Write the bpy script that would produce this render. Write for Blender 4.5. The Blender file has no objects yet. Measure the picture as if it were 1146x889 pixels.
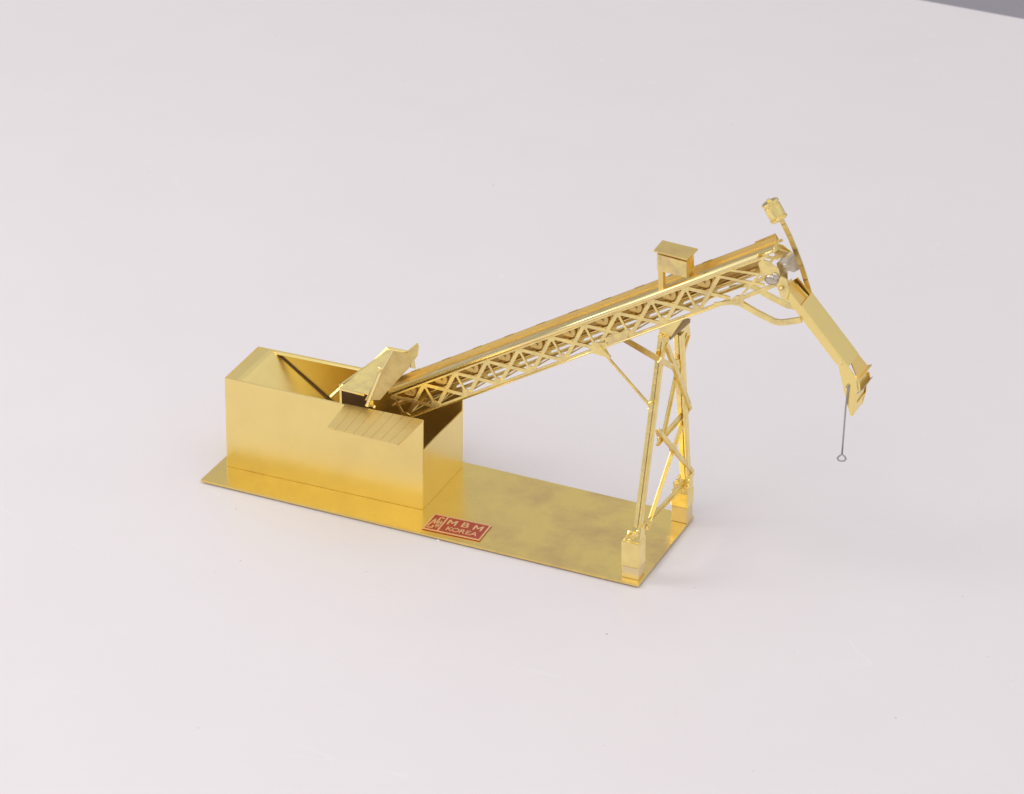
import bpy, bmesh, math, random
from mathutils import Vector as V, Matrix, noise
random.seed(7)
S = bpy.context.scene
C = bpy.context.collection
PI = math.pi

# ------------------------------------------------------------------ camera model (units: centimetres)
IW, IH = 1146.0, 889.0
F, PITCH, YAW, ROLL = 4117.32, 0.509046, -0.435319, -0.0081945
CAM = V((68.2318, -115.53929, 78.44333))
FWD = V((math.sin(YAW) * math.cos(PITCH), math.cos(YAW) * math.cos(PITCH), -math.sin(PITCH)))
_r = V((math.cos(YAW), -math.sin(YAW), 0)); _u = _r.cross(FWD)
RIGHT = _r * math.cos(ROLL) + _u * math.sin(ROLL)
UP = _u * math.cos(ROLL) - _r * math.sin(ROLL)

def ray(u, v):
    return FWD + RIGHT * ((u - IW / 2) / F) - UP * ((v - IH / 2) / F)

def P(u, v, **k):                       # a measured photo point on a plane x=, y= or z=
    d = ray(u, v); ax = list(k)[0]; i = 'xyz'.index(ax)
    return CAM + d * ((k[ax] - CAM[i]) / d[i])

def PP(u, v, o, n):                     # the same on any plane
    d = ray(u, v)
    return CAM + d * ((o - CAM).dot(n) / d.dot(n))

# ------------------------------------------------------------------ materials
def nodes(name):
    m = bpy.data.materials.new(name); m.use_nodes = True
    nt = m.node_tree
    return m, nt, nt.nodes['Principled BSDF']

def brass(name, col, rough=0.3, tarnish=0.0, tcol=(0.33, 0.2, 0.07), wav=0.02, scale=1.0, fine=0.25, wavescale=0.5):
    m, nt, b = nodes(name)
    N, L = nt.nodes.new, nt.links.new
    tc = N('ShaderNodeTexCoord')
    n1 = N('ShaderNodeTexNoise'); n1.inputs['Scale'].default_value = 0.55 * scale; n1.inputs['Detail'].default_value = 6; n1.inputs['Roughness'].default_value = 0.62
    L(tc.outputs['Object'], n1.inputs['Vector'])
    r1 = N('ShaderNodeValToRGB'); r1.color_ramp.elements[0].position = 0.42; r1.color_ramp.elements[1].position = 0.72
    r1.color_ramp.elements[0].color = (0, 0, 0, 1); r1.color_ramp.elements[1].color = (1, 1, 1, 1)
    L(n1.outputs['Fac'], r1.inputs['Fac'])
    mul = N('ShaderNodeMath'); mul.operation = 'MULTIPLY'; mul.inputs[1].default_value = tarnish
    L(r1.outputs['Color'], mul.inputs[0])
    mix = N('ShaderNodeMix'); mix.data_type = 'RGBA'
    mix.inputs[6].default_value = (*col, 1); mix.inputs[7].default_value = (*tcol, 1)
    L(mul.outputs[0], mix.inputs[0])
    L(mix.outputs[2], b.inputs['Base Color'])
    n2 = N('ShaderNodeTexNoise'); n2.inputs['Scale'].default_value = 3.0; n2.inputs['Detail'].default_value = 5
    L(tc.outputs['Object'], n2.inputs['Vector'])
    mr = N('ShaderNodeMapRange'); mr.inputs[3].default_value = rough - 0.06; mr.inputs[4].default_value = rough + 0.08
    L(n2.outputs['Fac'], mr.inputs[0]); L(mr.outputs[0], b.inputs['Roughness'])
    b.inputs['Metallic'].default_value = 1.0
    # rolled sheet: long waves and a fine grain
    n3 = N('ShaderNodeTexNoise'); n3.inputs['Scale'].default_value = wavescale; n3.inputs['Detail'].default_value = 2
    L(tc.outputs['Object'], n3.inputs['Vector'])
    bu = N('ShaderNodeBump'); bu.inputs['Strength'].default_value = 1.0; bu.inputs['Distance'].default_value = wav
    L(n3.outputs['Fac'], bu.inputs['Height'])
    n4 = N('ShaderNodeTexNoise'); n4.inputs['Scale'].default_value = 40; n4.inputs['Detail'].default_value = 3
    L(tc.outputs['Object'], n4.inputs['Vector'])
    bu2 = N('ShaderNodeBump'); bu2.inputs['Strength'].default_value = fine; bu2.inputs['Distance'].default_value = 0.01
    L(n4.outputs['Fac'], bu2.inputs['Height']); L(bu.outputs[0], bu2.inputs['Normal'])
    L(bu2.outputs[0], b.inputs['Normal'])
    return m

M = {}
BC = (0.97, 0.78, 0.305)
M['sheet'] = brass('satin_brass_sheet', BC, 0.30, 0.22, (0.74, 0.55, 0.22), wav=0.02, fine=0.12)
M['plate'] = brass('tarnished_brass_plate', (0.91, 0.70, 0.235), 0.24, 0.6, (0.58, 0.39, 0.21), wav=0.006, scale=0.95, fine=0.0)
_nt = M['plate'].node_tree
_tc = [n for n in _nt.nodes if n.type == 'TEX_COORD'][0]
_mul = [n for n in _nt.nodes if n.type == 'MATH'][0]
_sx = _nt.nodes.new('ShaderNodeSeparateXYZ'); _nt.links.new(_tc.outputs['Object'], _sx.inputs[0])
_mr = _nt.nodes.new('ShaderNodeMapRange'); _mr.interpolation_type = 'SMOOTHSTEP'
_mr.inputs[1].default_value = 9.0; _mr.inputs[2].default_value = 15.0; _mr.inputs[3].default_value = 0.12; _mr.inputs[4].default_value = 0.62
_nt.links.new(_sx.outputs['X'], _mr.inputs[0]); _nt.links.new(_mr.outputs[0], _mul.inputs[1])
M['etch'] = brass('etched_brass', (0.96, 0.785, 0.32), 0.32, 0.75, (0.62, 0.49, 0.27), wav=0.01, scale=3.2, wavescale=2.0)
M['bright'] = brass('polished_brass', (0.98, 0.805, 0.33), 0.21, 0.45, (0.72, 0.52, 0.2), wav=0.012, scale=3.0, wavescale=2.5, fine=0.06)
M['belt'] = brass('smooth_brass_trough', (0.93, 0.69, 0.25), 0.36, 0.3, (0.72, 0.5, 0.17), wav=0.0, fine=0.0)
M['solder'] = brass('grey_solder', (0.62, 0.58, 0.52), 0.33, 0.9, (0.55, 0.43, 0.24), wav=0.02, wavescale=4, scale=4)
M['deck'] = brass('scribed_brass_sheet', (0.98, 0.76, 0.30), 0.42, 0.25, (0.8, 0.58, 0.2), wav=0.0, scale=3)
M['satin'] = brass('satin_brass_bead', (0.99, 0.82, 0.40), 0.25, 0.0, wav=0.0, fine=0.03)
M['plain'] = brass('dull_brass_sheet', (0.74, 0.54, 0.21), 0.30, 0.8, (0.5, 0.33, 0.12), wav=0.02, scale=2)
M['raw'] = brass('matt_brass_block', (0.86, 0.73, 0.45), 0.45, 0.4, (0.7, 0.5, 0.25), wav=0.02)
M['dark'] = brass('dark_brown_brass', (0.45, 0.3, 0.13), 0.5, 0.3, (0.15, 0.08, 0.03), wav=0.02)

def plain(name, col, rough, metal=0.0):
    m, nt, b = nodes(name)
    b.inputs['Base Color'].default_value = (*col, 1); b.inputs['Roughness'].default_value = rough; b.inputs['Metallic'].default_value = metal
    N, L = nt.nodes.new, nt.links.new
    tc = N('ShaderNodeTexCoord'); n = N('ShaderNodeTexNoise'); n.inputs['Scale'].default_value = 25; n.inputs['Detail'].default_value = 4
    L(tc.outputs['Object'], n.inputs['Vector'])
    mx = N('ShaderNodeMix'); mx.data_type = 'RGBA'
    mx.inputs[6].default_value = (*[c * 0.82 for c in col], 1); mx.inputs[7].default_value = (*[min(1, c * 1.15) for c in col], 1)
    L(n.outputs['Fac'], mx.inputs[0]); L(mx.outputs[2], b.inputs['Base Color'])
    return m
M['shade_brown'] = plain('painted_shade_brown', (0.13, 0.07, 0.025), 0.6)  # dark brown standing in for shade inside bin and hopper
M['speck'] = plain('dark_speck', (0.42, 0.38, 0.35), 0.8)
M['lint'] = plain('white_lint', (0.9, 0.88, 0.86), 0.8)
M['red'] = plain('red_enamel', (0.40, 0.055, 0.02), 0.4)
M['letter'] = brass('copper_brass_lettering', (0.98, 0.66, 0.40), 0.5, 0.0, wav=0.0)
M['wire'] = plain('grey_steel_wire', (0.42, 0.40, 0.40), 0.35, 1.0)
M['floor'] = plain('grey_floor', (0.36, 0.34, 0.38), 0.8)

# white laminate with faint scratches and specks
def make_table():
    m, nt, b = nodes('white_laminate')
    N, L = nt.nodes.new, nt.links.new
    tc = N('ShaderNodeTexCoord')
    base = (0.80, 0.765, 0.765)
    n = N('ShaderNodeTexNoise'); n.inputs['Scale'].default_value = 0.12; n.inputs['Detail'].default_value = 8; n.inputs['Roughness'].default_value = 0.6
    L(tc.outputs['Object'], n.inputs['Vector'])
    m1 = N('ShaderNodeMix'); m1.data_type = 'RGBA'
    m1.inputs[6].default_value = (0.775, 0.730, 0.746, 1); m1.inputs[7].default_value = (0.815, 0.780, 0.789, 1)
    L(n.outputs['Fac'], m1.inputs[0])
    col = m1.outputs[2]
    # small dark specks, sparse
    vo = N('ShaderNodeTexVoronoi'); vo.inputs['Scale'].default_value = 0.42; vo.inputs['Randomness'].default_value = 1
    L(tc.outputs['Object'], vo.inputs['Vector'])
    lt = N('ShaderNodeMath'); lt.operation = 'LESS_THAN'; lt.inputs[1].default_value = 0.022
    L(vo.outputs['Distance'], lt.inputs[0])
    sp = N('ShaderNodeSeparateColor'); L(vo.outputs['Color'], sp.inputs[0])
    gt = N('ShaderNodeMath'); gt.operation = 'GREATER_THAN'; gt.inputs[1].default_value = 0.6; L(sp.outputs[0], gt.inputs[0])
    mm = N('ShaderNodeMath'); mm.operation = 'MULTIPLY'; L(lt.outputs[0], mm.inputs[0]); L(gt.outputs[0], mm.inputs[1])
    m3 = N('ShaderNodeMath'); m3.operation = 'MULTIPLY'; m3.inputs[1].default_value = 0.35; L(mm.outputs[0], m3.inputs[0])
    m2 = N('ShaderNodeMix'); m2.data_type = 'RGBA'; m2.inputs[7].default_value = (0.25, 0.22, 0.2, 1)
    L(m3.outputs[0], m2.inputs[0]); L(col, m2.inputs[6]); col = m2.outputs[2]
    # hairline scratches: thin level lines of stretched noise, broken up by another noise
    scr = None
    for k, (ang, sc) in enumerate(((0.55, 0.32), (-0.9, 0.25), (1.7, 0.3))):
        mp = N('ShaderNodeMapping'); mp.inputs['Rotation'].default_value = (0, 0, ang); mp.inputs['Scale'].default_value = (0.12 * sc, 1.0 * sc, 1); mp.inputs['Location'].default_value = (3.1 * k, 7.7 * k, 0)
        L(tc.outputs['Object'], mp.inputs['Vector'])
        w = N('ShaderNodeTexNoise'); w.inputs['Scale'].default_value = 1.0; w.inputs['Detail'].default_value = 1
        L(mp.outputs[0], w.inputs['Vector'])
        s1 = N('ShaderNodeMath'); s1.operation = 'SUBTRACT'; s1.inputs[1].default_value = 0.5; L(w.outputs['Fac'], s1.inputs[0])
        s2 = N('ShaderNodeMath'); s2.operation = 'ABSOLUTE'; L(s1.outputs[0], s2.inputs[0])
        s3 = N('ShaderNodeMath'); s3.operation = 'LESS_THAN'; s3.inputs[1].default_value = 0.0016; L(s2.outputs[0], s3.inputs[0])
        g = N('ShaderNodeTexNoise'); g.inputs['Scale'].default_value = 0.35; g.inputs['Detail'].default_value = 2
        mp2 = N('ShaderNodeMapping'); mp2.inputs['Location'].default_value = (11 * k, 5, 0); L(tc.outputs['Object'], mp2.inputs['Vector']); L(mp2.outputs[0], g.inputs['Vector'])
        g1 = N('ShaderNodeMath'); g1.operation = 'GREATER_THAN'; g1.inputs[1].default_value = 0.62; L(g.outputs['Fac'], g1.inputs[0])
        s4 = N('ShaderNodeMath'); s4.operation = 'MULTIPLY'; L(s3.outputs[0], s4.inputs[0]); L(g1.outputs[0], s4.inputs[1])
        if scr is None: scr = s4.outputs[0]
        else:
            a = N('ShaderNodeMath'); a.operation = 'MAXIMUM'; L(scr, a.inputs[0]); L(s4.outputs[0], a.inputs[1]); scr = a.outputs[0]
    s5 = N('ShaderNodeMath'); s5.operation = 'MULTIPLY'; s5.inputs[1].default_value = 0.12; L(scr, s5.inputs[0])
    m4 = N('ShaderNodeMix'); m4.data_type = 'RGBA'; m4.inputs[7].default_value = (0.93, 0.92, 0.92, 1)
    L(s5.outputs[0], m4.inputs[0]); L(col, m4.inputs[6])
    L(m4.outputs[2], b.inputs['Base Color'])
    b.inputs['Roughness'].default_value = 0.34
    b.inputs['Specular IOR Level'].default_value = 0.35
    n5 = N('ShaderNodeTexNoise'); n5.inputs['Scale'].default_value = 6; n5.inputs['Detail'].default_value = 6
    L(tc.outputs['Object'], n5.inputs['Vector'])
    bu = N('ShaderNodeBump'); bu.inputs['Strength'].default_value = 0.12; bu.inputs['Distance'].default_value = 0.02
    L(n5.outputs['Fac'], bu.inputs['Height']); L(bu.outputs[0], b.inputs['Normal'])
    return m
M['table'] = make_table()

# ------------------------------------------------------------------ mesh helpers
def hexa(bm, c):                        # c: four bottom corners, four top corners
    v = [bm.verts.new(p) for p in c]
    for f in ((3, 2, 1, 0), (4, 5, 6, 7), (0, 1, 5, 4), (1, 2, 6, 5), (2, 3, 7, 6), (3, 0, 4, 7)):
        bm.faces.new([v[i] for i in f])

def slab(bm, pts, off):                 # polygon given a thickness
    off = V(off)
    a = [bm.verts.new(V(p)) for p in pts]; b = [bm.verts.new(V(p) + off) for p in pts]
    bm.faces.new(a[::-1]); bm.faces.new(b)
    n = len(pts)
    for i in range(n): bm.faces.new((a[i], a[(i + 1) % n], b[(i + 1) % n], b[i]))

def bar(bm, a, b, w, t, side):          # beam a-b, width w along side, thickness t across
    a, b = V(a), V(b); d = (b - a).normalized(); s = V(side); s = (s - d * s.dot(d)).normalized(); q = d.cross(s)
    s = s * (w / 2); q = q * (t / 2)
    hexa(bm, [a - s - q, a + s - q, a + s + q, a - s + q, b - s - q, b + s - q, b + s + q, b - s + q])

def tube(bm, pts, r, n=10, closed=False):
    pts = [V(p) for p in pts]; rings = []
    k = len(pts)
    for i, p in enumerate(pts):
        if closed: d = pts[(i + 1) % k] - pts[i - 1]
        else: d = pts[min(i + 1, k - 1)] - pts[max(i - 1, 0)]
        d.normalize()
        s = d.cross(V((0, 1, 0.01)))
        if s.length < 0.05: s = d.cross(V((1, 0, 0)))
        s.normalize(); q = d.cross(s)
        rr = r[i] if isinstance(r, (list, tuple)) else r
        rings.append([bm.verts.new(p + (s * math.cos(2 * PI * j / n) + q * math.sin(2 * PI * j / n)) * rr) for j in range(n)])
    for i in range(k if closed else k - 1):
        A, B = rings[i], rings[(i + 1) % k]
        for j in range(n): bm.faces.new((A[j], A[(j + 1) % n], B[(j + 1) % n], B[j]))
    if not closed:
        bm.faces.new(rings[0][::-1]); bm.faces.new(rings[-1])

def blob(bm, c, r, squash=(1, 1, 1)):   # a lump of solder
    g = bmesh.ops.create_icosphere(bm, subdivisions=2, radius=1.0)
    c = V(c)
    for v in g['verts']:
        d = v.co.normalized()
        k = r * (1 + 0.38 * noise.noise(d * 1.7 + c * 3.1))
        v.co = c + V((d.x * squash[0], d.y * squash[1], d.z * squash[2])) * k

ROOT = None
def obj(name, bm, mat, parent=None, bevel=0.0, smooth=False):
    bmesh.ops.recalc_face_normals(bm, faces=bm.faces[:])
    me = bpy.data.meshes.new(name); bm.to_mesh(me); bm.free()
    me.materials.append(mat)
    o = bpy.data.objects.new(name, me); C.objects.link(o)
    if parent: o.parent = parent
    if smooth:
        for p in me.polygons: p.use_smooth = True
    if bevel:
        md = o.modifiers.new('bevel', 'BEVEL'); md.width = bevel; md.segments = 2; md.limit_method = 'ANGLE'; md.angle_limit = math.radians(40)
    return o
def B(): return bmesh.new()

# ------------------------------------------------------------------ the setting
TZ = -0.17
e0, e1 = P(1040, -1.5, z=TZ), P(1146, 18, z=TZ)
ed = (e1 - e0).normalized(); en = V((-ed.y, ed.x, 0))      # along / beyond the far edge
bm = B()
c = [e0 - ed * 160 - en * 260, e0 + ed * 110 - en * 260, e0 + ed * 110, e0 - ed * 160]
hexa(bm, [V((p.x, p.y, TZ - 3)) for p in c] + [V((p.x, p.y, TZ)) for p in c])
tt = obj('tabletop', bm, M['table'], bevel=0.5); tt['kind'] = 'structure'
tt.modifiers[0].segments = 5
bm = B(); z = -72
hexa(bm, [V((-900, -900, z - 5)), V((900, -900, z - 5)), V((900, 900, z - 5)), V((-900, 900, z - 5)), V((-900, -900, z)), V((900, -900, z)), V((900, 900, z)), V((-900, 900, z))])
fl = obj('floor', bm, M['floor']); fl['kind'] = 'structure'

# specks of dust lying on the table
bm = B()
for u, v, r in ((264, 570, .035), (679, 710, .05), (727, 577, .04), (777, 658, .03), (410, 640, .03), (1077, 668, .035), (1106, 735, .03), (889, 730, .02), (676, 835, .03), (240, 640, .025), (843, 863, .03), (222, 815, .03), (955, 560, .02), (1095, 562, .025), (100, 700, .02), (590, 60, .03), (820, 140, .03)):
    blob(bm, P(u, v, z=TZ) + V((0, 0, r * .2)), r * .7, (1.3, .6, .4))
du = obj('dust', bm, M['speck']); du['kind'] = 'stuff'
bm = B()
for u, v, r in ((490.5, 605.5, .06), (310, 559.5, .045), (522, 615, .035), (1045, 305, .05), (330, 700, .03), (700, 760, .03), (150, 640, .03), (900, 690, .03)):
    blob(bm, P(u, v, z=TZ) + V((0, 0, r * .3)), r, (1.2, .8, .6))
du = obj('lint', bm, M['lint']); du['kind'] = 'stuff'

# ------------------------------------------------------------------ the model
ROOT = bpy.data.objects.new('coaling_tower_model', None); C.objects.link(ROOT)
ROOT.location = (0, 0, 0); ROOT.empty_display_size = 2
ROOT['label'] = 'brass model of a coaling tower with bin, sloping conveyor and chute on the white table'
ROOT['category'] = 'scale model'

# base plate -------------------------------------------------------
q = [P(224.5, 537, z=0), P(714.3, 655, z=0), P(776.5, 577.3, z=0), V((0.05, 6.07, 0))]
bm = B(); slab(bm, q, (0, 0, -0.10))
base = obj('base_plate', bm, M['plate'], ROOT, bevel=0.012)

# badge ------------------------------------------------------------
L0, L1, L2, L3 = P(472.4, 592.6, z=0), P(536.6, 606.3, z=0), P(547.2, 590.4, z=0), P(483.6, 575.4, z=0)
bx = (L1 - L0); bw = bx.length; bx.normalize(); by = V((-bx.y, bx.x, 0)); bh = (L3 - L0).dot(by)
def bp(a, b, z=0.0): return L0 + bx * a + by * b + V((0, 0, z))
bm = B(); slab(bm, [bp(0, 0, 0.003), bp(bw, 0, 0.003), bp(bw, bh, 0.003), bp(0, bh, 0.003)], (0, 0, 0.035))
badge = obj('name_badge', bm, M['red'], ROOT)
bm = B(); t = 0.075
sx = 0.255 * bw
for a0, b0, a1, b1 in ((0, 0, bw, t), (0, bh - t, bw, bh), (0, t, t, bh - t), (bw - t, t, bw, bh - t), (sx - t / 2, t, sx + t / 2, bh - t)):
    slab(bm, [bp(a0, b0, 0.036), bp(a1, b0, 0.036), bp(a1, b1, 0.036), bp(a0, b1, 0.036)], (0, 0, 0.022))
obj('badge_border', bm, M['letter'], badge)
ang = math.atan2(bx.y, bx.x)
def text(name, s, a, b, size, parent, sp=1.0, sxs=1.0):
    cu = bpy.data.curves.new(name, 'FONT'); cu.body = s; cu.size = size; cu.extrude = 0.009; cu.align_x = 'CENTER'; cu.align_y = 'CENTER'; cu.space_character = sp; cu.offset = 0.006
    tmp = bpy.data.objects.new(name + '_curve', cu); C.objects.link(tmp)
    bpy.context.view_layer.update()
    me = bpy.data.meshes.new_from_object(tmp.evaluated_get(bpy.context.evaluated_depsgraph_get()))
    bpy.data.objects.remove(tmp)
    me.transform(Matrix.Diagonal((sxs, 1, 1, 1))); me.transform(Matrix.Rotation(ang, 4, 'Z')); me.transform(Matrix.Translation(bp(a, b, 0.047)))
    me.materials.clear(); me.materials.append(M['letter'])
    o = bpy.data.objects.new(name, me); C.objects.link(o); o.parent = parent
    return o
mx = (sx + bw) / 2
def letter_m(a, b, w, h, t_):
    x0, x1, y0, y1 = a - w / 2, a + w / 2, b - h / 2, b + h / 2
    o = [(x0, y0), (x0 + t_, y0), (x0 + t_, y1 - t_ * 1.7), (a, y0 + h * .22), (x1 - t_, y1 - t_ * 1.7), (x1 - t_, y0), (x1, y0), (x1, y1), (x1 - t_ * 1.05, y1), (a, y0 + h * .52), (x0 + t_ * 1.05, y1), (x0, y1)]
    bm = B(); slab(bm, [bp(p, q_, 0.037) for p, q_ in o], (0, 0, .02)); obj('letter', bm, M['letter'], badge)
letter_m(bw * .385, bh * .68, .40, .38, .085); letter_m(bw * .835, bh * .68, .40, .38, .085)
text('letter', 'B', bw * .605, bh * 0.68, 0.53, badge, 1.0, 1.25)
for ch_, a_ in zip('KOREA', (.41, .52, .635, .735, .84)): text('letter', ch_, bw * a_, bh * 0.29, 0.42, badge, 1.0, 1.05)
bm = B()
def stroke(pts, w=0.07):
    for (a, b), (c2, d2) in zip(pts[:-1], pts[1:]):
        p0, p1 = bp(a, b, 0.046), bp(c2, d2, 0.046)
        bar(bm, p0, p1, w, 0.02, (p1 - p0).cross(V((0, 0, 1))))
for s_ in ([(0.14, 0.30), (0.27, 0.95), (0.38, 0.55)], [(0.14, 0.20), (0.42, 0.22), (0.40, 0.42)],
           [(0.44, 0.62), (0.46, 1.12), (0.68, 1.10)], [(0.54, 0.34), (0.55, 0.86), (0.67, 0.80), (0.66, 0.36), (0.53, 0.34)], [(0.54, 0.60), (0.66, 0.58)]):
    k = bh / 1.33
    stroke([(a * sx / 0.80, b * k) for a, b in s_])
obj('badge_emblem', bm, M['letter'], badge)

# coal bin ---------------------------------------------------------
FLb, FRb, BRb, BLb = V((0.442, 1.527, 0)), V((9.596, 1.658, 0)), V((9.59, 5.56, 0)), V((0.45, 4.56, 0))
FLt, FRt = P(251.3, 423, y=1.527), P(473.3, 472.3, y=1.658)
BLt = P(289, 387.7, z=FLt.z); BRt = P(518.6, 434.5, y=5.56)
ENf, ENb = P(473.5, 504.5, y=1.658), P(518.6, 459, y=5.56)
T = 0.07
zz = V((0, 0, 0.004))
bm = B(); slab(bm, [FLb + zz, FRb + zz, FRt, FLt], (0, T, 0))
binw = obj('coal_bin', bm, M['sheet'], ROOT, bevel=0.012)
bm = B(); slab(bm, [BLb + zz, BRb + zz, BRt, BLt], (0, -T, 0))
obj('back_wall', bm, M['sheet'], binw, bevel=0.012)
bm = B(); yy = V((0, T + 0.003, 0)); slab(bm, [FLb + zz + yy, BLb + zz - yy, BLt - yy, FLt + yy], (T, 0, 0))
obj('end_wall', bm, M['sheet'], binw, bevel=0.01)
bm = B(); slab(bm, [FRb + zz + yy, BRb + zz - yy, ENb - yy, ENf + yy], (-T, 0, 0))
obj('low_end_wall', bm, M['sheet'], binw, bevel=0.01)
# sloping sheet inside
k0, k1 = P(309, 395.2, y=4.56), P(356, 441, y=4.72)
dz = (k1 - k0); k2 = k0 + dz * 1.5
bm = B()
yb = lambda x: 4.555 + 0.110 * (x - .50); yf = lambda x: 1.61 + 0.014 * x
zt = FLt.z - 0.03
sl = dz.z / dz.x
prof = [(0.52, zt), (k0.x - 0.30, zt - 0.005), (k0.x - .1, zt - .04), (k0.x + .1, zt - .04 + .12 * sl)]
prof += [(k0.x + .1 + q_, zt - .04 + .12 * sl + q_ * sl * 0.93) for q_ in (.4, 1.2, 2.0, 3.6)]
print('slope', k0, k1, sl, FLt, FRt, BLt, BRt)
gp = lambda x: .085 if x < k0.x else .15
for (xa, za), (xb, zb) in zip(prof[:-1], prof[1:]):
    hexa(bm, [V((xa, yf(xa), za - .05)), V((xb, yf(xb), zb - .05)), V((xb, yb(xb) - gp(xb), zb - .05)), V((xa, yb(xa) - gp(xa), za - .05)),
              V((xa, yf(xa), za)), V((xb, yf(xb), zb)), V((xb, yb(xb) - gp(xb), zb)), V((xa, yb(xa) - gp(xa), za))])
obj('sloping_floor', bm, M['sheet'], binw)
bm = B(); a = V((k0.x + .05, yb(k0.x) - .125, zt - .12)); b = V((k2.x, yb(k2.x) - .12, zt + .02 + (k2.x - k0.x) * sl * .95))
bar(bm, a, b, .05, .07, (0, 1, 0.0)); obj('seam_shade_strip', bm, M['shade_brown'], binw)  # dark strip drawn as the shadow line where sheet meets back wall
bm = B(); slab(bm, [V((5.2, 1.69, .012)), V((9.5, 1.75, .012)), V((9.5, 5.42, .012)), V((5.2, 4.96, .012))], (0, 0, .03)); obj('bin_shade_sheet', bm, M['shade_brown'], binw)  # added dark sheet that stops bounced light in the bin's right half
# turned-over lip along the back wall
bm = B()
a, b = BLt.lerp(BRt, .085) + V((0, -0.073, -0.02)), BLt.lerp(BRt, .985) + V((0, -0.073, -0.02))
slab(bm, [a, b, b + V((0, -0.10, -0.07)), a + V((0.16, -0.10, -0.07))], (0, 0, -0.03))
obj('rim_lip', bm, M['sheet'], binw)
# planked loading deck hung out over the front wall
zd = P(474.3, 470.5, y=1.62).z
dk = [P(386, 452.5, z=zd), P(474.3, 470.5, z=zd), P(445, 498.5, z=zd), P(365.5, 479, z=zd)]
bm = B(); n = 8
for i in range(n):
    f0, f1 = i / n + 0.0022, (i + 1) / n - 0.0022
    lerp = lambda a, b, f: a + (b - a) * f
    slab(bm, [lerp(dk[0], dk[1], f0), lerp(dk[0], dk[1], f1), lerp(dk[3], dk[2], f1), lerp(dk[3], dk[2], f0)], (0, 0, 0.02))
slab(bm, [p - V((0, 0, 0.002)) for p in dk], (0, 0, -0.06))
obj('plank_deck', bm, M['deck'], binw)

# ------------------------------------------------------------------ conveyor frame: s along, y across, h normal
YN, YF = 2.55, 4.0
cb0, cb1 = P(500, 453, y=YN), P(808.7, 340.5, y=YN)
ES = (cb1 - cb0).normalized(); EH = V((-ES.z, 0, ES.x))
def K(s, y, h): return V((cb0.x, 0, cb0.z)) + ES * s + EH * h + V((0, y, 0))
def KP(u, v, y=YN):
    p = P(u, v, y=y) - V((cb0.x, 0, cb0.z)); return p.dot(ES), p.dot(EH)
# rail heights as measured
rs = [KP(u, v) for u, v in ((500, 419.3), (640, 366), (808.7, 304.3), (851, 287))]
HR = sum(h for _, h in rs) / 4           # underside of the near rail
pt = [KP(u, v)[0] for u, v in ((474.5, 430.6), (510, 418), (544.5, 404.5), (580.5, 392), (616, 377.5), (653, 363), (691, 349.6), (728, 336.6), (767.7, 322.4))]
pb = [KP(u, v)[0] for u, v in ((488, 453), (521, 440.5), (557, 429), (595, 417), (629, 402), (666, 389), (703.5, 375.6), (741, 358.7), (779, 344.5))]
S0 = (pt[0] + pb[0]) / 2; DS = ((pt[8] + pb[8]) / 2 - S0) / 8
SA = KP(437, 441)[0]                    # lower end of the near rail
SE = KP(871, 286)[0]                    # upper end
print('HR', HR, 'S0', S0, 'DS', DS, 'SA', SA, 'SE', SE, [round(a - b, 2) for a, b in zip(pt, pb)], [round(h, 2) for _, h in rs], 'EH', EH)

def truss(y, out):                      # out: outward direction in y
    bm = B(); th = 0.05; Y = y
    def bb(s0, h0, s1, h1, w, dy=0.0): bar(bm, K(s0, Y + dy, h0), K(s1, Y + dy, h1), w, th, V((0, 1, 0)).cross(K(s1, 0, h1) - K(s0, 0, h0)))
    s_lo, s_hi = S0 - DS * 1.05, S0 + DS * 8.9
    bb(s_lo, 0.06, s_hi, 0.06, 0.12)
    bb(s_lo, HR - 0.05, S0 + DS * 10.4, HR - 0.05, 0.10)
    # flange of the bottom angle
    slab(bm, [K(s_lo, Y + out * 0.045, 0.0), K(s_hi, Y + out * 0.045, 0.0), K(s_hi, Y - out * 0.16, 0.0), K(s_lo, Y - out * 0.16, 0.0)], EH * 0.03)
    for i in range(-1, 10):
        s = S0 + DS * i
        if i < 9: bb(s, 0.1, s, HR - 0.08, 0.10, out * 0.012)
        if i < 9:
            bb(s + 0.1, 0.12, s + DS - 0.04, HR - 0.12, 0.15, -out * 0.006)
            bb(s + 0.04, HR - 0.12, s + DS - 0.1, 0.12, 0.15, out * 0.004)
        # joint plates
        if i < 9:
            slab(bm, [K(s - 0.24, Y, 0.1), K(s + 0.30, Y, 0.1), K(s + 0.12, Y, 0.34), K(s - 0.10, Y, 0.34)], (0, out * 0.041, 0))
            slab(bm, [K(s - 0.2, Y, HR - .09), K(s + 0.2, Y, HR - .09), K(s + 0.08, Y, HR - 0.26), K(s - 0.08, Y, HR - 0.26)], (0, out * 0.044, 0))
    # tapered head bay
    for kk, (a, b, w) in enumerate((((802, 308.6), (856, 319), .11), ((818, 302), (856, 307.5), .10), ((812, 339), (838, 331), .14), ((836, 331), (868, 318.5), .16), ((828, 333), (853, 304), .1), ((800, 340), (828, 337), .16))):
        (s0, h0), (s1, h1) = KP(*a), KP(*b); bb(s0, h0, s1, h1, w, out * (0.022 + 0.009 * kk))
    g = [KP(u, v) for u, v in ((849, 294), (853, 290), (861, 292.5), (872, 301), (873.5, 307), (867, 309.5), (852.5, 305.5))]
    slab(bm, [K(s, Y, h) for s, h in g], (0, out * 0.06, 0))
    return bm
conv = obj('conveyor_truss', truss(YN, -1), M['etch'], ROOT)
obj('conveyor_truss', truss(YF, 1), M['etch'], ROOT)
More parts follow.
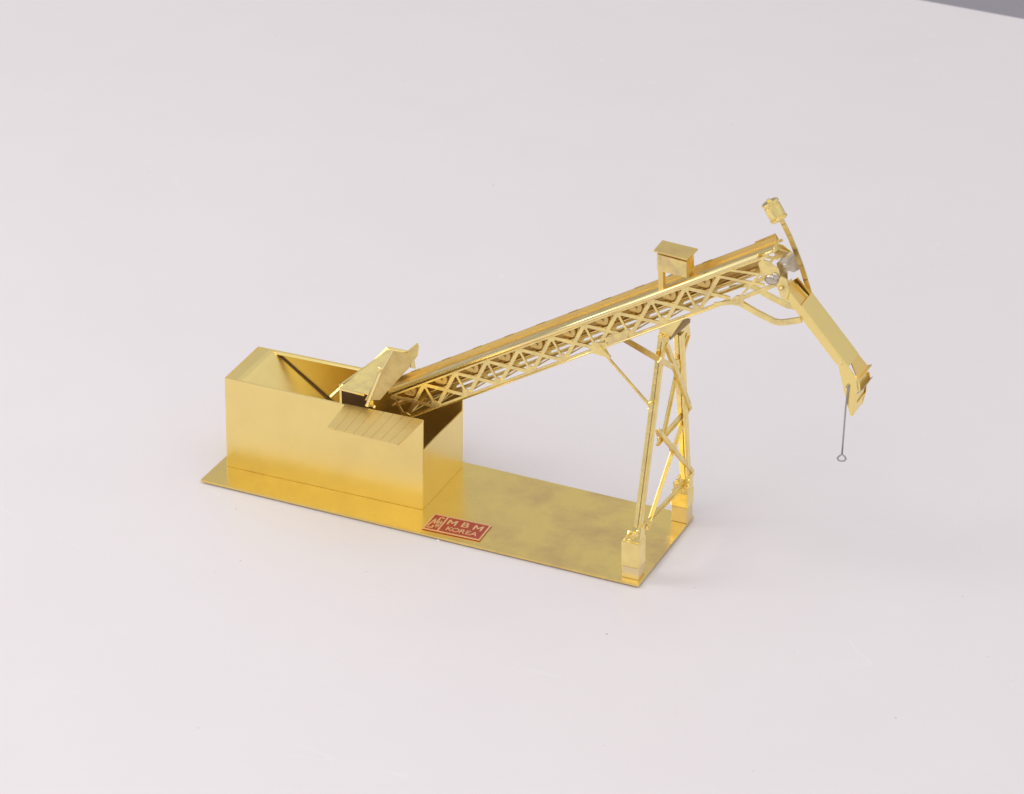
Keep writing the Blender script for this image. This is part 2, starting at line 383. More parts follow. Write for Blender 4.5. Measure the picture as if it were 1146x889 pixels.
bm = B(); tube(bm, [K(S0 - DS, YN - .055, 0.0), K(S0 + DS * 8.8, YN - .055, 0.0)], 0.035, 10)
obj('chord_edge', bm, M['satin'], ROOT, smooth=True)
# rails
def rail(y0, y1, sa, se, name):
    bm = B()
    # C section with a rounded outer lip
    prof = [(y0, HR + 0.0), (y0, HR + 0.12), (y0 + (y1 - y0) * 0.12, HR + 0.175), (y0 + (y1 - y0) * 0.32, HR + 0.2), (y1, HR + 0.2), (y1, HR + 0.0)]
    a = [bm.verts.new(K(sa, y, h)) for y, h in prof]; b = [bm.verts.new(K(se, y, h)) for y, h in prof]
    bm.faces.new(a); bm.faces.new(b[::-1])
    for i in range(len(prof)): bm.faces.new((a[i], a[(i + 1) % len(prof)], b[(i + 1) % len(prof)], b[i]))
    return obj(name, bm, M['bright'], ROOT, bevel=0.02)
rail(YN - 0.06, YN + 0.20, SA, SE - 0.75, 'conveyor_rail')
rail(YN - 0.03, YN + 0.19, SE - 0.74, SE, 'rail_end')
bm = B(); tube(bm, [K(SA + .05, YN - 0.05, HR + 0.085), K(SE - 0.8, YN - 0.05, HR + 0.075)], 0.105, 16)
obj('rail_bead', bm, M['satin'], ROOT, smooth=True)
bm = B(); tube(bm, [K(SE - 0.72, YN - 0.02, HR + 0.06), K(SE - .12, YN - 0.02, HR + 0.06)], 0.06, 14)
obj('rail_bead', bm, M['bright'], ROOT, smooth=True)
# trough: flat floor and an upstanding far side
YT = YN + 1.30; HT = HR + 0.22; STE = SE - 0.50
bm = B(); ya = YN + 0.203
pr = [(ya, HR + 0.12), (ya + 0.02, HR + 0.05), (YT - 0.04, HR + 0.05), (YT, HT), (YT + .09, HT + .005)]
lo = [(ya - 0.0, HR + .07), (ya + 0.02, HR + 0.015), (YT + 0.0, HR + 0.015), (YT + 0.05, HT - .03), (YT + .09, HT - .03)]
a0 = [bm.verts.new(K(SA - 1.6, y, h)) for y, h in pr]; b0 = [bm.verts.new(K(STE, y, h)) for y, h in pr]
a1 = [bm.verts.new(K(SA - 1.6, y, h)) for y, h in lo]; b1 = [bm.verts.new(K(STE, y, h)) for y, h in lo]
for i in range(4):
    bm.faces.new((a0[i], a0[i + 1], b0[i + 1], b0[i])); bm.faces.new((a1[i + 1], a1[i], b1[i], b1[i + 1]))
    bm.faces.new((a0[i + 1], a0[i], a1[i], a1[i + 1])); bm.faces.new((b0[i], b0[i + 1], b1[i + 1], b1[i]))
bm.faces.new((a0[0], b0[0], b1[0], a1[0])); bm.faces.new((b0[4], a0[4], a1[4], b1[4]))
obj('belt_trough', bm, M['belt'], ROOT)
bm = B()
slab(bm, [K(STE - 1.0, YT + .10, HR + .06), K(STE + .02, YT + .10, HR - .1), K(STE + 0.0, YT + .10, HT + .08), K(STE - 1.0, YT + .10, HT + .05)], (0, .05, 0))
obj('rail_end', bm, M['etch'], ROOT)
# far rail brackets, idlers and cross ties, one mesh each, copied along
def copies(o, n, step, first):
    for i in range(1, n):
        c2 = o.copy(); C.objects.link(c2); c2.parent = ROOT; c2.location = ES * (step * i)
bm = B()
slab(bm, [K(S0 + DS * -0.78, YT + 0.0, HT + .012), K(S0 + DS * -0.50, YT + .0, HT + .012), K(S0 + DS * -0.50, YT + .095, HT + .009), K(S0 + DS * -0.78, YT + 0.095, HT + .009)], EH * .012)
copies(obj('rail_bracket', bm, M['etch'], ROOT), 10, DS, 0)
bm = B(); sc_ = S0 - DS * 0.5        # carrying idler: half-round cradle across the truss, with its shaft
for yq in (YN + 0.30, YF - 0.30):
    arc = [K(sc_ + 0.36 * math.cos(t), yq, HR - 0.10 + 0.40 * math.sin(t)) for t in [PI + PI * j / 10 for j in range(11)]]
    inn = [K(sc_ + 0.27 * math.cos(t), yq, HR - 0.10 + 0.31 * math.sin(t)) for t in [PI + PI * j / 10 for j in range(11)]]
    for j in range(10): hexa(bm, [arc[j], arc[j + 1], inn[j + 1], inn[j]] + [p + V((0, 0.06, 0)) for p in (arc[j], arc[j + 1], inn[j + 1], inn[j])])
tube(bm, [K(sc_ - .08, YN + 0.06, HR - 0.2), K(sc_ - .08, YF - 0.12, HR - 0.2)], 0.07, 12)
tube(bm, [K(sc_ - .08, YN + 0.13, HR - 0.14), K(sc_ - .08, YN + .42, HR - 0.14)], 0.30, 20)
copies(obj('idler_roller', bm, M['plain'], ROOT), 10, DS, 0)
bm = B()
bar(bm, K(S0 - DS, YN + 0.03, 0.10), K(S0 - DS, YF - 0.03, 0.10), 0.12, 0.05, ES)
copies(obj('cross_tie', bm, M['etch'], ROOT), 10, DS, 0)
bm = B()
bar(bm, K(S0 - DS + 0.05, YN + 0.08, 0.16), K(S0 - 0.05, YF - 0.08, 0.16), 0.10, 0.03, ES)
copies(obj('diagonal_tie', bm, M['etch'], ROOT), 9, DS, 0)
# lower belt run and the solid side sheet behind the far truss
bm = B(); slab(bm, [K(SA - 0.6, YF - .07, 0.24), K(SE - 1.5, YF - .07, 0.24), K(SE - 1.5, YF - .07, HR), K(SA - 0.6, YF - .07, HR)], (0, -.03, 0))
obj('side_sheet', bm, M['plain'], ROOT)
bm = B(); bar(bm, K(SA - 0.6, YN + .62, 0.62), K(SE - 1.9, YN + .62, 0.62), 0.34, 0.04, (0, 1, 0))
obj('return_belt', bm, M['etch'], ROOT)
for q_, hh in ((YN + .95, .40), (YN + 1.2, .52)):
    bm = B(); bar(bm, K(SA - 0.6, q_, hh), K(SE - 1.9, q_, hh), .05, .07, (0, 1, 0))
    obj('stringer', bm, M['etch'], ROOT)

# ------------------------------------------------------------------ loading hopper
HY0, HY1 = 1.70, 4.3
def hp(u, v, y): return P(u, v, y=y)
A0, A1, A2, A3 = hp(381, 433.5, HY0), hp(412, 441.5, HY0), hp(440, 393, HY1), hp(433.5, 391.5, HY1)
bm = B(); nrm = (A1 - A0).cross(A3 - A0).normalized()
slab(bm, [A0, A1, A2, A3], nrm * -0.05)
hop = obj('loading_hopper', bm, M['etch'], ROOT)
# open frame under the roof
bm = B()
p0, p1 = hp(381.5, 434.5, HY0 - .02), hp(382, 451.5, HY0 - .02)
bar(bm, p0, p1, 0.10, 0.10, (1, 0, 0))
p2, p3 = hp(409, 441, HY0 - .02), hp(412, 455, HY0 - .02)
bar(bm, hp(381, 435.2, HY0 - .03), hp(408, 442, HY0 - .03), 0.10, 0.09, (0, 0, 1))
slab(bm, [hp(412, 443, HY0), hp(417.5, 446, HY0), hp(418, 456, HY0), hp(412.5, 455, HY0)], (0, 0.06, 0))
blob(bm, hp(419, 455.5, HY0 - .03), 0.07)
obj('hopper_frame', bm, M['bright'], hop, bevel=0.01)
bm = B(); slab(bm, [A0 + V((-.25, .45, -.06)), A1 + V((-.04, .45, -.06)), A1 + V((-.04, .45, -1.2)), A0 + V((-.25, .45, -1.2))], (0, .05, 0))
obj('hopper_shade_panel', bm, M['shade_brown'], hop)  # added dark panel, shade of the hopper opening put into its colour
# edge flanges
bm = B()
bar(bm, hp(369.5, 444.5, HY0 - 0.1), hp(384.5, 431, HY0 + .25), 0.12, 0.06, (1, 0, 0.2))
bar(bm, hp(380, 432, HY0 + .2), hp(435, 393, HY1), 0.12, 0.07, (1, 0, 0.2))
obj('edge_strip', bm, M['etch'], hop, bevel=0.012)
bm = B()
tube(bm, [hp(410.5, 454.5, 1.2), hp(425.2, 417.5, 2.82)], 0.08, 8)
tube(bm, [hp(425.4, 417.5, 2.82), hp(439.3, 392.8, HY1 - .12)], 0.045, 8)
blob(bm, hp(425.5, 413, 2.82), 0.10)
obj('edge_strip', bm, M['satin'], hop, bevel=0.012)
# receiving plate facing along the conveyor, its back panel and the upstanding fin
bm = B()
q0_, q1_, q2_ = A2, A1 + (A1 - A2) * .13, hp(457.5, 395.5, 4.85)
pn = (q2_ - q0_).cross(q1_ - q0_).normalized()
slab(bm, [q0_, q2_] + [PP(u, v, q0_, pn) for u, v in ((459, 411), (451, 419), (425, 448))] + [q1_], pn * 0.04)
print('recv', pn, [PP(u, v, q0_, pn) for u, v in ((459, 411), (451, 419), (425, 448))])
obj('receiving_plate', bm, M['plain'], hop)
bm = B()
slab(bm, [hp(414, 407, 4.1), hp(432.8, 388.5, 4.75), hp(456.5, 393.2, 4.78), hp(455, 398, 4.76), hp(440, 397, 4.5), hp(430, 400, 4.3)], (0, 0.05, 0))
obj('back_panel', bm, M['sheet'], hop)
bm = B()
slab(bm, [hp(455.5, 394.5, 4.78), hp(467.5, 384.3, 5.35), hp(469, 388, 5.37), hp(467.6, 398, 5.35), hp(464, 403, 5.2), hp(465.5, 413, 5.15), hp(460.5, 412, 4.75)], (-0.05, 0.01, 0))
obj('side_fin', bm, M['etch'], hop)

# ------------------------------------------------------------------ support tower
Ff, Fr = V((19.70, 0.42, 0)), V((19.83, 5.0, 0))
Tn = P(742.5, 379, y=YN); Tf = V((Tn.x + 0.05, YF, Tn.z))
tn = (Fr - Ff).cross(Tn - Ff).normalized()
def tp(u, v, d=0.0): return PP(u, v, Ff + tn * d, tn)
print('tower top', Tn, tp(768, 362), tp(716, 590), tp(769, 540))
def footing(px, w, d, y, ztop, zmid, xc):
    out = []
    bm = B(); hexa(bm, [V((xc - w / 2, y - d / 2, 0.003)), V((xc + w / 2, y - d / 2, 0.003)), V((xc + w / 2, y + d / 2, 0.003)), V((xc - w / 2, y + d / 2, 0.003))] +
         [V((xc - w / 2, y - d / 2, zmid - .015)), V((xc + w / 2, y - d / 2, zmid - .015)), V((xc + w / 2, y + d / 2, zmid - .015)), V((xc - w / 2, y + d / 2, zmid - .015))])
    f = obj('footing', bm, M['raw'], ROOT, bevel=0.02)
    w2, d2 = w + 0.06, d + 0.06
    bm = B(); hexa(bm, [V((xc - w2 / 2, y - d2 / 2, zmid)), V((xc + w2 / 2, y - d2 / 2, zmid)), V((xc + w2 / 2, y + d2 / 2, zmid)), V((xc - w2 / 2, y + d2 / 2, zmid))] +
         [V((xc - w2 / 2, y - d2 / 2, ztop)), V((xc + w2 / 2, y - d2 / 2, ztop)), V((xc + w2 / 2, y + d2 / 2, ztop)), V((xc - w2 / 2, y + d2 / 2, ztop))])
    obj('footing_cap', bm, M['bright'], f, bevel=0.03)
    return f
YA = 0.17
c0, c1 = P(696.2, 645.5, z=0), P(714.5, 650, z=0)
print('foot', c0, c1)
xa = (c0.x + c1.x) / 2; wa = (c1 - c0).length; ya0 = (c0.y + c1.y) / 2
zm = P(705, 634.5, y=ya0).z; zt_ = P(706, 605.5, y=ya0 + 0.1).z
da = 0.62
footing(None, wa, da, ya0 + da / 2, zt_, zm, xa)
c2, c3 = P(752, 582, z=0), P(768, 587.5, z=0)
ya1 = (c2.y + c3.y) / 2; xb = (c2.x + c3.x) / 2; wb = (c3 - c2).length
zm2 = P(762, 568, y=ya1).z; zt2 = P(764, 549, y=ya1 + 0.2).z
print('rear foot', c2, c3, zm2, zt2)
footing(None, wb, 0.6, ya1 + 0.3, zt2, zm2, xb)
def leg(p_bot, p_top, w, d, n, name='tower_leg'):
    bm = B()
    ax = (p_top - p_bot).normalized(); sx_ = V((1, 0, 0)); sx_ = (sx_ - ax * sx_.dot(ax)).normalized(); sy = ax.cross(sx_)
    def off(a, b): return sx_ * a + sy * b
    o1 = off(-w * .22, -d / 2); bar(bm, p_bot + o1, p_top + o1, w * .46, 0.05, sx_)
    o5 = off(-w * .08, d * .2); bar(bm, p_bot + o5, p_top + o5, w * .76, 0.04, sx_)          # front plate
    o2 = off(w * .20, -d / 2 - .02); tube(bm, [p_bot + o2, p_top + o2], w * .13, 10)           # bright bead
    o3 = off(w * .30, 0.01); bar(bm, p_bot + o3, p_top + o3, d, 0.05, sy)                        # side plate
    o4 = off(-w * .45, 0.02); bar(bm, p_bot + o4, p_top + o4, d, 0.05, sy)
    for q_, r in n: blob(bm, q_, r)
    return obj(name, bm, M['bright'], ROOT, bevel=0.012)
la, lb = tp(714, 596), tp(742.5, 374)
ra, rb = tp(768.5, 541), tp(760.5, 372)
yft = V((0, 0, 0))
lfront = leg(la, lb, 0.35, 0.24, [(tp(708, 600, -0.1), 0.13), (tp(714, 598, -0.1), 0.16), (tp(719, 600, -0.1), 0.13), (tp(731, 456, -.12), 0.14), (tp(728, 451, -.12), 0.1), (tp(739, 488, -.1), 0.13), (tp(743, 379, -.1), 0.15)])
lrear = leg(ra, rb, 0.43, 0.28, [(tp(770, 534, -.15), 0.16), (tp(766, 536, -.15), 0.14), (tp(771, 456, -.2), 0.13), (tp(760, 404, -.2), 0.15), (tp(774, 531, -.15), 0.1)])
# splayed boots on the footings
def boot(cx, cy, z0, w, d, top, tw):
    bm = B(); t_ = top
    hexa(bm, [V((cx - w / 2, cy - d / 2, z0)), V((cx + w / 2, cy - d / 2, z0)), V((cx + w / 2, cy + d / 2, z0)), V((cx - w / 2, cy + d / 2, z0)),
              t_ + V((-tw / 2, -tw / 2, 0)), t_ + V((tw / 2, -tw / 2, 0)), t_ + V((tw / 2, tw / 2, 0)), t_ + V((-tw / 2, tw / 2, 0))])
    for k in range(12):
        t2 = random.uniform(0, .85); e_ = random.choice((-1, -.3, .4, 1)) * (w / 2 * (1 - t2) + tw / 2 * t2)
        blob(bm, V((cx + e_ * .95 + (t_.x - cx) * t2, cy - (d / 2) * (1 - t2) + (t_.y - cy - tw / 2) * t2, z0 + (t_.z - z0) * t2)), random.uniform(.06, .11))
    return bm
obj('leg_boot', boot(xa + 0.02, ya0 + 0.32, zt_ - 0.005, wa * 0.95, 0.55, tp(715, 588), 0.34), M['bright'], lfront)
obj('leg_boot', boot(xb + 0.0, ya1 + 0.3, zt2 - 0.005, wb * 1.0, 0.58, tp(769, 529), 0.40), M['bright'], lrear)
def brace(u0, v0, u1, v1, w=0.2, mat='bright', d0=0.0):
    w *= 1.18
    bm = B(); a, b = tp(u0, v0, d0), tp(u1, v1, d0)
    s_ = (b - a).cross(tn)
    bar(bm, a, b, w, 0.05, s_)
    bar(bm, a + s_.normalized() * (w / 2 - .02) + tn * -0.0, b + s_.normalized() * (w / 2 - .02), 0.16, 0.05, tn)
    return obj('tower_brace', bm, M[mat], ROOT, bevel=0.01)
brace(735.5, 496, 773, 453.5, .24, 'etch')
brace(721, 588, 773, 532, .2, 'etch')
brace(723, 593, 751.5, 506, .22)
brace(753, 502, 770, 456, .22)
brace(737, 482, 776, 529, .18, 'etch', 0.12)
brace(741.5, 489, 757.5, 412, .22)
brace(759, 402, 770, 374, .22)
brace(746, 385, 772, 455, .24, 'etch', 0.14)
for u, v, r in ((752.5, 502, .2), (757.5, 408, .2), (739, 487, .22), (723, 586, .14), (729.5, 455, .2)):
    bm = B(); p = tp(u, v, -0.14 if u in (739, 729.5) else -.06)
    slab(bm, [p + V((-r * .3, -r * .3, -r * 1.1)), p + V((r * .6, r, -r * .9)), p + V((r * .5, r * .9, r)), p + V((-r * .8, -r * .7, r * 1.2))], (0.04, -.05, 0))
    for k in range(4): blob(bm, p + V((random.uniform(-.1, .1), -.08, random.uniform(-.18, .18))), r * random.uniform(.25, .42))
    obj('joint_plate', bm, M['bright'], ROOT)
# head beam and gussets
bm = B()
h0, h1 = tp(746, 377.5), tp(768, 358)
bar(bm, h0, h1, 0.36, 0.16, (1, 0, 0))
obj('head_beam', bm, M['dark'], ROOT)  # whole beam in the darker brown brass
bm = B()
slab(bm, [P(u, v, y=YN - 0.08) for u, v in ((737.5, 367), (752, 360.5), (766, 355), (751, 377), (738, 377.5))], (0, 0.06, 0))
bar(bm, P(737, 378, y=YN - .12), P(748, 380, y=YN - .12), .22, .2, (0, 0, 1))
obj('tower_gusset', bm, M['etch'], ROOT)
bm = B()
slab(bm, [tp(u, v, -.1) for u, v in ((757, 372), (766, 361), (769, 361), (771, 374), (765, 396), (758, 404))], tn * 0.08)
obj('tower_gusset', bm, M['bright'], ROOT)
# knee struts to the conveyor
bm = B()
slab(bm, [P(u, v, y=YN - 0.06) for u, v in ((660, 394), (664, 388), (676, 382), (699, 378), (704, 372), (676, 383.5), (683, 399), (679, 402), (672, 396))], (0, 0.05, 0)) if False else None
slab(bm, [P(u, v, y=YN - 0.08) for u, v in ((659, 394.5), (668, 384), (681, 383), (678, 391), (682, 398), (683, 401.5), (678, 400))], (0, 0.05, 0))
slab(bm, [P(u, v, y=YN - 0.08) for u, v in ((676, 379), (704, 369), (702, 379.5), (680, 387))], (0, 0.05, 0))
obj('strut_gusset', bm, M['etch'], ROOT)
bm = B(); tube(bm, [P(672, 391, y=YN - .05), P(681, 401, y=YN - .08), tp(729, 456, -.15)], 0.062, 8)
bar(bm, P(670, 388, y=YN - .1), P(682.5, 401, y=YN - .1), .17, .08, (1, 0, 1))
obj('knee_strut', bm, M['etch'], ROOT)
bm = B(); bar(bm, P(694, 377, y=YF), tp(738, 403, .3), .24, .06, (0.4, 0, 1)); bar(bm, tp(738, 403, .3), tp(756, 412, .1), .24, .06, (0.4, 0, 1))
obj('knee_strut', bm, M['etch'], ROOT)

# ------------------------------------------------------------------ operator's cabin over the belt
CY = YN - 0.02
f0, f1, f2, f3 = P(735.2, 303, y=CY), P(768.3, 311, y=CY), P(768.3, 293.5, y=CY), P(735.2, 284.5, y=CY)
CD = 0.78
bm = B(); slab(bm, [f0, f1, f2, f3], (0, CD, 0))
for i in range(1, 16):                   # scribed boards
    a = f0 + (f1 - f0) * (i / 16) + V((0, -0.004, 0)); b = f3 + (f2 - f3) * (i / 16) + V((0, -0.004, 0))
    bar(bm, a + (b - a) * .02, b - (b - a) * .02, 0.062, 0.012, (1, 0, 0))
cab = obj('operator_cabin', bm, M['etch'], ROOT, bevel=0.006)
r0, r1 = P(731.4, 282, y=CY - .1), P(769, 292, y=CY - .1)
r2, r3 = P(781.4, 280.3, z=r1.z), P(741.2, 270.5, z=r0.z)
bm = B(); slab(bm, [r0, r1, r2, r3], (0, 0, 0.07))
obj('cabin_roof', bm, M['plate'], cab, bevel=0.01)
for (u0, v0, u1, v1), dy in (((739.7, 302, 740.3, 328), 0.0),):
    bm = B(); a, b = P(u0, v0, y=CY + .06), P(u1, v1, y=CY + .06)
    hexa(bm, [b + V((x, y, 0)) for x, y in ((-.1, -.05), (.1, -.05), (.1, .2), (-.1, .2))] + [a + V((x, y, 0)) for x, y in ((-.1, -.05), (.1, -.05), (.1, .2), (-.1, .2))])
    obj('cabin_post', bm, M['belt'], cab)
bm = B(); a, b = f1 + V((-.05, CD - .12, 0.02)), f1 + V((-.05, CD - .12, -0.55))
bar(bm, a, b, .18, .14, (1, 0, 0))
obj('cabin_post', bm, M['belt'], cab)

# ------------------------------------------------------------------ head pulley and silvery soldered plates
YM = (YN + YF) / 2
def disc(bm, c, r, y0, y1, n=20):
    c = V(c)
    A_ = [bm.verts.new(V((c.x + r * math.cos(2 * PI * j / n), y0, c.z + r * math.sin(2 * PI * j / n)))) for j in range(n)]
    B_ = [bm.verts.new(V((v.co.x, y1, v.co.z))) for v in A_]
    bm.faces.new(A_[::-1]); bm.faces.new(B_)
    for j in range(n): bm.faces.new((A_[j], A_[(j + 1) % n], B_[(j + 1) % n], B_[j]))
hc = P(874, 299, y=YN)
bm = B(); disc(bm, hc, 0.21, YN + 0.2, YF - 0.45, 24)
obj('head_pulley', bm, M['solder'], ROOT, bevel=0.03)
bm = B(); blob(bm, P(863, 313.5, y=YN - .08), 0.25, (1.15, 0.3, .85)); blob(bm, P(868, 310, y=YN - .08), 0.16, (1, .4, 1)); blob(bm, P(879, 297, y=YN + .3), 0.15, (.8, 1, 1))
obj('solder_lump', bm, M['solder'], ROOT, smooth=True)
bm = B()
slab(bm, [P(u, v, y=YF - 0.1) for u, v in ((879, 286), (890, 285.5), (897, 300), (889, 305), (881, 303))], (0, 0.08, 0))
obj('head_plate', bm, M['solder'], ROOT)
bm = B()
slab(bm, [P(u, v, y=YN + .25) for u, v in ((869, 295), (876, 289), (881, 293), (881, 316), (876, 318), (872, 308))], (0, 0.06, 0))
obj('head_plate', bm, M['solder'], ROOT)
bm = B(); bar(bm, P(866, 280, y=YF - .3), P(893, 288, y=YF), .18, .1, (0, 0, 1))
obj('lever_bracket', bm, M['etch'], ROOT)
bm = B()
slab(bm, [P(u, v, y=YN - 0.02) for u, v in ((866, 315), (872, 309), (880, 313), (883, 326), (880, 338), (874, 333), (869, 321))], (0, 0.06, 0))
blob(bm, P(874, 323, y=YN - .06), .1)
obj('chute_hanger', bm, M['etch'], ROOT)

# ------------------------------------------------------------------ delivery chute
y0c = YN + 0.06; y1c = y0c + 1.12
q0, q1 = P(896, 342.6, y=y0c), P(942, 403, y=y0c)
CDIR = (q1 - q0).normalized(); CN = V((-CDIR.z, 0, CDIR.x))   # outward face normal
if CN.x < 0: CN = -CN
def ch(a, y, h): return V((q0.x, 0, q0.z)) + CDIR * a + CN * h + V((0, y, 0))
La = -(q0 - P(880, 321.5, y=y0c)).length; Lb = (q1 - q0).length
hs = -0.32; tk = 0.05
bm = B()
slab(bm, [ch(La, y0c, hs), ch(Lb + .05, y0c, hs), ch(Lb * 1.12, y0c, 0), ch(La, y0c, 0)], (0, tk, 0))
slab(bm, [ch(La + .1, y1c, hs), ch(Lb + .05, y1c, hs), ch(Lb + .05, y1c, 0), ch(La + .1, y1c, 0)], (0, -tk, 0))
slab(bm, [ch(La, y0c + tk + .003, hs), ch(Lb, y0c + tk + .003, hs), ch(Lb, y1c - tk - .003, hs), ch(La, y1c - tk - .003, hs)], CN * 0.05)
chute = obj('delivery_chute', bm, M['sheet'], ROOT, bevel=0.008)
bm = B()                               # cover over the lower run, with turned edges
slab(bm, [ch(0.0, y0c - .02, 0.005), ch(Lb * 1.14, y0c - .02, 0.005), ch(Lb * 1.14, y1c + .04, 0.005), ch(-0.02, y1c + .04, 0.005)], CN * 0.06)
obj('chute_cover', bm, M['sheet'], chute, bevel=0.012)
bm = B()                               # loose flap at the mouth
slab(bm, [ch(La + .05, y0c + .08, -0.20), ch(0.1, y0c + .08, -0.10), ch(0.1, y1c - .08, -0.10), ch(La + .05, y1c - .25, -0.20)], CN * 0.04)
slab(bm, [ch(La - .02, y0c + .05, -0.28), ch(La - .02, y0c + .5, -0.28), ch(La - .05, y0c + .5, 0.12), ch(La - .05, y0c + .05, 0.05)], CDIR * -0.05)
bar(bm, ch(La + .25, y1c - .32, -0.10), ch(0.0, y1c - .3, -0.06), .1, .1, CN)
obj('chute_flap', bm, M['belt'], chute)
# spout
def sp(u, v, y=y0c): return P(u, v, y=y)
bm = B()
outer = [(938, 409.5), (943.8, 405.2), (950.5, 412.5), (958.8, 424.5), (962, 430), (963, 437), (959.5, 440), (958.5, 452), (954.5, 466.5), (951.3, 464.8), (945.5, 442)]
slab(bm, [sp(u, v) for u, v in outer], (0, tk, 0))
slab(bm, [sp(u, v) + V((0, y1c - y0c - tk, 0)) for u, v in ((945.5, 442), (962, 430), (963, 437), (959.5, 440), (958.5, 452), (954.5, 466.5), (951.3, 464.8))], (0, tk, 0))
spout = obj('chute_spout', bm, M['sheet'], chute)
yv = V((0, y1c - y0c - 2 * tk - .006, 0)); y0v = V((0, tk + .003, 0))
bm = B()                               # back sheet
for a, b, f_ in (((938, 409.5), (945.5, 442), .35), ((945.5, 442), (951.8, 464.8), 1)):
    slab(bm, [sp(*a) + y0v, sp(*b) + y0v, sp(*b) + y0v + yv * f_, sp(*a) + y0v + yv * f_], (0.05, 0, 0.01))
slab(bm, [sp(953, 466) + y0v, sp(958, 453) + y0v, sp(958, 453) + y0v + yv, sp(953, 466) + y0v + yv], (-0.04, 0, -.01))
obj('spout_back', bm, M['sheet'], spout)
bm = B()                               # front cover end and the two gate lips
yw = V((0, y1c - y0c + .03, 0))
c_a, c_b = ch(Lb * 1.14, y0c + .36, 0.0), sp(959.5, 425); c_c, c_d = c_b + yw, ch(Lb * 1.14, y1c + .03, 0.0)
slab(bm, [c_a, c_b, c_c, c_d], CN * .04)
slab(bm, [sp(958.8, 424), sp(964, 423.2), sp(964, 423.2) + yw * 1.05, sp(958.8, 424) + yw * 1.05], (0, 0, -.05))
obj('spout_gate', bm, M['belt'], spout)
bm = B()
slab(bm, [sp(959.5, 427), sp(961.5, 439.5), sp(961.5, 439.5) + yw * .98, sp(959.5, 427) + yw * .98], (-.04, 0, 0))
obj('spout_front', bm, M['sheet'], spout)
bm = B()
slab(bm, [sp(958.6, 443), sp(954.5, 465.5), sp(954.5, 465.5) + yw * .95, sp(958.6, 443) + yw * .8], (-.04, 0, 0))
obj('spout_front', bm, M['sheet'], spout)
bm = B(); bar(bm, sp(938.3, 408.3, y0c - .01), sp(942.8, 404.4, y0c - .01), .07, .02, (1, 0, -1))
obj('highlight_bar', bm, M['satin'], spout)  # added bar drawn as a highlight line on the side plate
bm = B()
slab(bm, [sp(958.5, 441), sp(965.5, 437), sp(965.5, 437) + yw, sp(958.5, 441) + yw], (0, 0, .04))
obj('gate_lip', bm, M['solder'], spout)
# pull wire with its loop
bm = B()
w0, w1 = sp(949.3, 433, y0c - .06), sp(942.3, 508.5, y0c - .1)
tube(bm, [sp(949.5, 432.5, y0c + .05), w0, sp(946.6, 455, y0c - .09), sp(944.2, 485, y0c - .1), w1], 0.035, 8)
blob(bm, sp(948.8, 433, y0c - .05), .07)
wire = obj('pull_wire', bm, M['wire'], ROOT, smooth=True)
bm = B()
ring = [sp(u, v, y0c - .1) for u, v in ((942.3, 508.5), (945.3, 511), (946.8, 513.6), (945.2, 515.8), (941.5, 516.2), (938.2, 515.2), (937.2, 512.8), (939.6, 510.4))]
tube(bm, ring, 0.035, 8, True)
obj('wire_loop', bm, M['wire'], wire, smooth=True)
# chute stays, a near and a far one
def stay(dy):
    bm = B(); y = YN - 0.04
    pts = [P(u, v, y=y) + V((0, dy, 0)) for u, v in ((822, 336.5), (846, 350.5), (866, 360.6), (873, 361.8), (880, 361.2), (896, 358.8))]
    hw = 0.115; tops = []; bots = []
    for i, p in enumerate(pts):
        d = (pts[min(i + 1, 5)] - pts[max(i - 1, 0)]).normalized(); n = V((-d.z, 0, d.x))
        tops.append(p + n * hw); bots.append(p - n * hw)
    for i in range(5):
        hexa(bm, [bots[i], bots[i + 1], bots[i + 1] + V((0, .12, 0)), bots[i] + V((0, .12, 0)), tops[i], tops[i + 1], tops[i + 1] + V((0, .12, 0)), tops[i] + V((0, .12, 0))])
    bmesh.ops.remove_doubles(bm, verts=bm.verts[:], dist=1e-4)
    return obj('chute_stay', bm, M['etch'], ROOT)
stay(0.0); stay(YF - YN)
bm = B(); slab(bm, [P(u, v, y=YN - 0.07) for u, v in ((812, 339.5), (824, 331), (833, 331), (832, 340), (824, 342.5))], (0, .05, 0))
obj('stay_gusset', bm, M['etch'], ROOT)

# counterweight lever -----------------------------------------------
yl = y1c + 0.04
pts = [P(u, v, y=yl) for u, v in ((906, 328), (901.5, 313), (896.5, 297), (890, 280), (883, 263), (877, 251), (874, 245.5))]
bm = B()
for i in range(len(pts) - 1):
    d = (pts[i + 1] - pts[i]).normalized(); bar(bm, pts[i] - d * .02, pts[i + 1] + d * .02, .19, .07, V((0, 1, 0)).cross(d))
lev = obj('counterweight_lever', bm, M['etch'], ROOT)
bm = B()
a, b = P(872.5, 246.5, y=yl), P(860.8, 225.5, y=yl)
ax = (b - a); Lw = ax.length; ax.normalize()
seg = [(0, .30), (.04, .36), (.14, .36), (.16, .31), (.22, .31), (.24, .345), (.76, .345), (.78, .31), (.84, .31), (.86, .36), (.96, .36), (1, .30)]
tube(bm, [a + ax * (Lw * t) for t, _ in seg], [r for _, r in seg], 18)
tube(bm, [b - ax * .02, b + ax * .09], 0.09, 8)
blob(bm, b + V((.12, -.1, .05)), .06)
obj('counterweight', bm, M['bright'], lev, bevel=0.008)

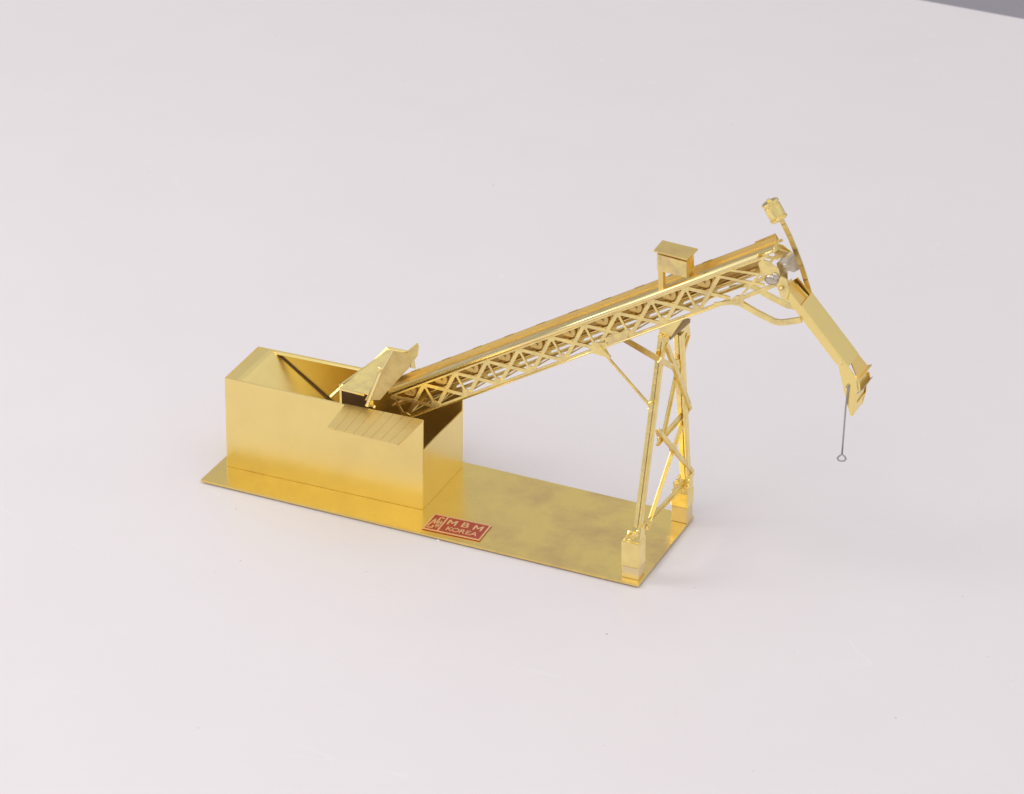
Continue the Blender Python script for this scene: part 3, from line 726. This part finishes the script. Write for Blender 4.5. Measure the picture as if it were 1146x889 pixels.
# ------------------------------------------------------------------ light
w = bpy.data.worlds.new('World'); S.world = w; w.use_nodes = True
nt = w.node_tree; bg = nt.nodes['Background']
tc = nt.nodes.new('ShaderNodeTexCoord'); sep = nt.nodes.new('ShaderNodeSeparateXYZ'); nt.links.new(tc.outputs['Generated'], sep.inputs[0])
rp = nt.nodes.new('ShaderNodeValToRGB'); cr = rp.color_ramp
mr = nt.nodes.new('ShaderNodeMapRange'); mr.inputs[1].default_value = -1; mr.inputs[2].default_value = 1
nt.links.new(sep.outputs['Z'], mr.inputs[0]); nt.links.new(mr.outputs[0], rp.inputs[0])
cr.elements[0].position = 0.45; cr.elements[0].color = (0.30, 0.29, 0.30, 1)
cr.elements[1].position = 0.95; cr.elements[1].color = (0.62, 0.61, 0.62, 1)
e = cr.elements.new(0.72); e.color = (0.44, 0.43, 0.44, 1)
vm = nt.nodes.new('ShaderNodeVectorMath'); vm.operation = 'SCALE'
ma = nt.nodes.new('ShaderNodeMath'); ma.operation = 'MULTIPLY_ADD'; ma.inputs[1].default_value = 0.36; ma.inputs[2].default_value = 1.28
nt.links.new(sep.outputs['X'], ma.inputs[0]); nt.links.new(ma.outputs[0], vm.inputs['Scale']); nt.links.new(rp.outputs[0], vm.inputs[0])
nt.links.new(vm.outputs[0], bg.inputs['Color']); bg.inputs['Strength'].default_value = 1.12

def area(name, loc, target, size, power, col=(1, 1, 1)):
    l = bpy.data.lights.new(name, 'AREA'); l.shape = 'DISK'; l.size = size; l.energy = power; l.color = col
    o = bpy.data.objects.new(name, l); C.objects.link(o); o.location = loc
    o.rotation_euler = (V(target) - V(loc)).to_track_quat('-Z', 'Y').to_euler()
    return o
area('key_lamp', (-95, -40, 95), (10, 3, 0), 55, 46000, (1, 0.985, 0.97))
area('overhead_lamp', (8, -92, 108), (10, 12, 0), 108, 44500, (1, 0.98, 0.985))

# ------------------------------------------------------------------ camera
cam = bpy.data.cameras.new('camera'); co = bpy.data.objects.new('camera', cam); C.objects.link(co)
cam.sensor_width = 36; cam.sensor_fit = 'HORIZONTAL'; cam.lens = 36 * F / IW; cam.clip_start = 1; cam.clip_end = 5000
m = Matrix((RIGHT, UP, -FWD)).transposed().to_4x4(); m.translation = CAM
co.matrix_world = m
cam.dof.use_dof = True; cam.dof.focus_distance = (V((11, 3, 3)) - CAM).dot(FWD); cam.dof.aperture_fstop = 0.35
S.camera = co
S.unit_settings.system = 'METRIC'; S.unit_settings.scale_length = 0.01
vs = S.view_settings; vs.view_transform = 'Standard'; vs.look = 'None'; vs.exposure = 0; vs.gamma = 1
S.cycles.max_bounces = 12; S.cycles.glossy_bounces = 8
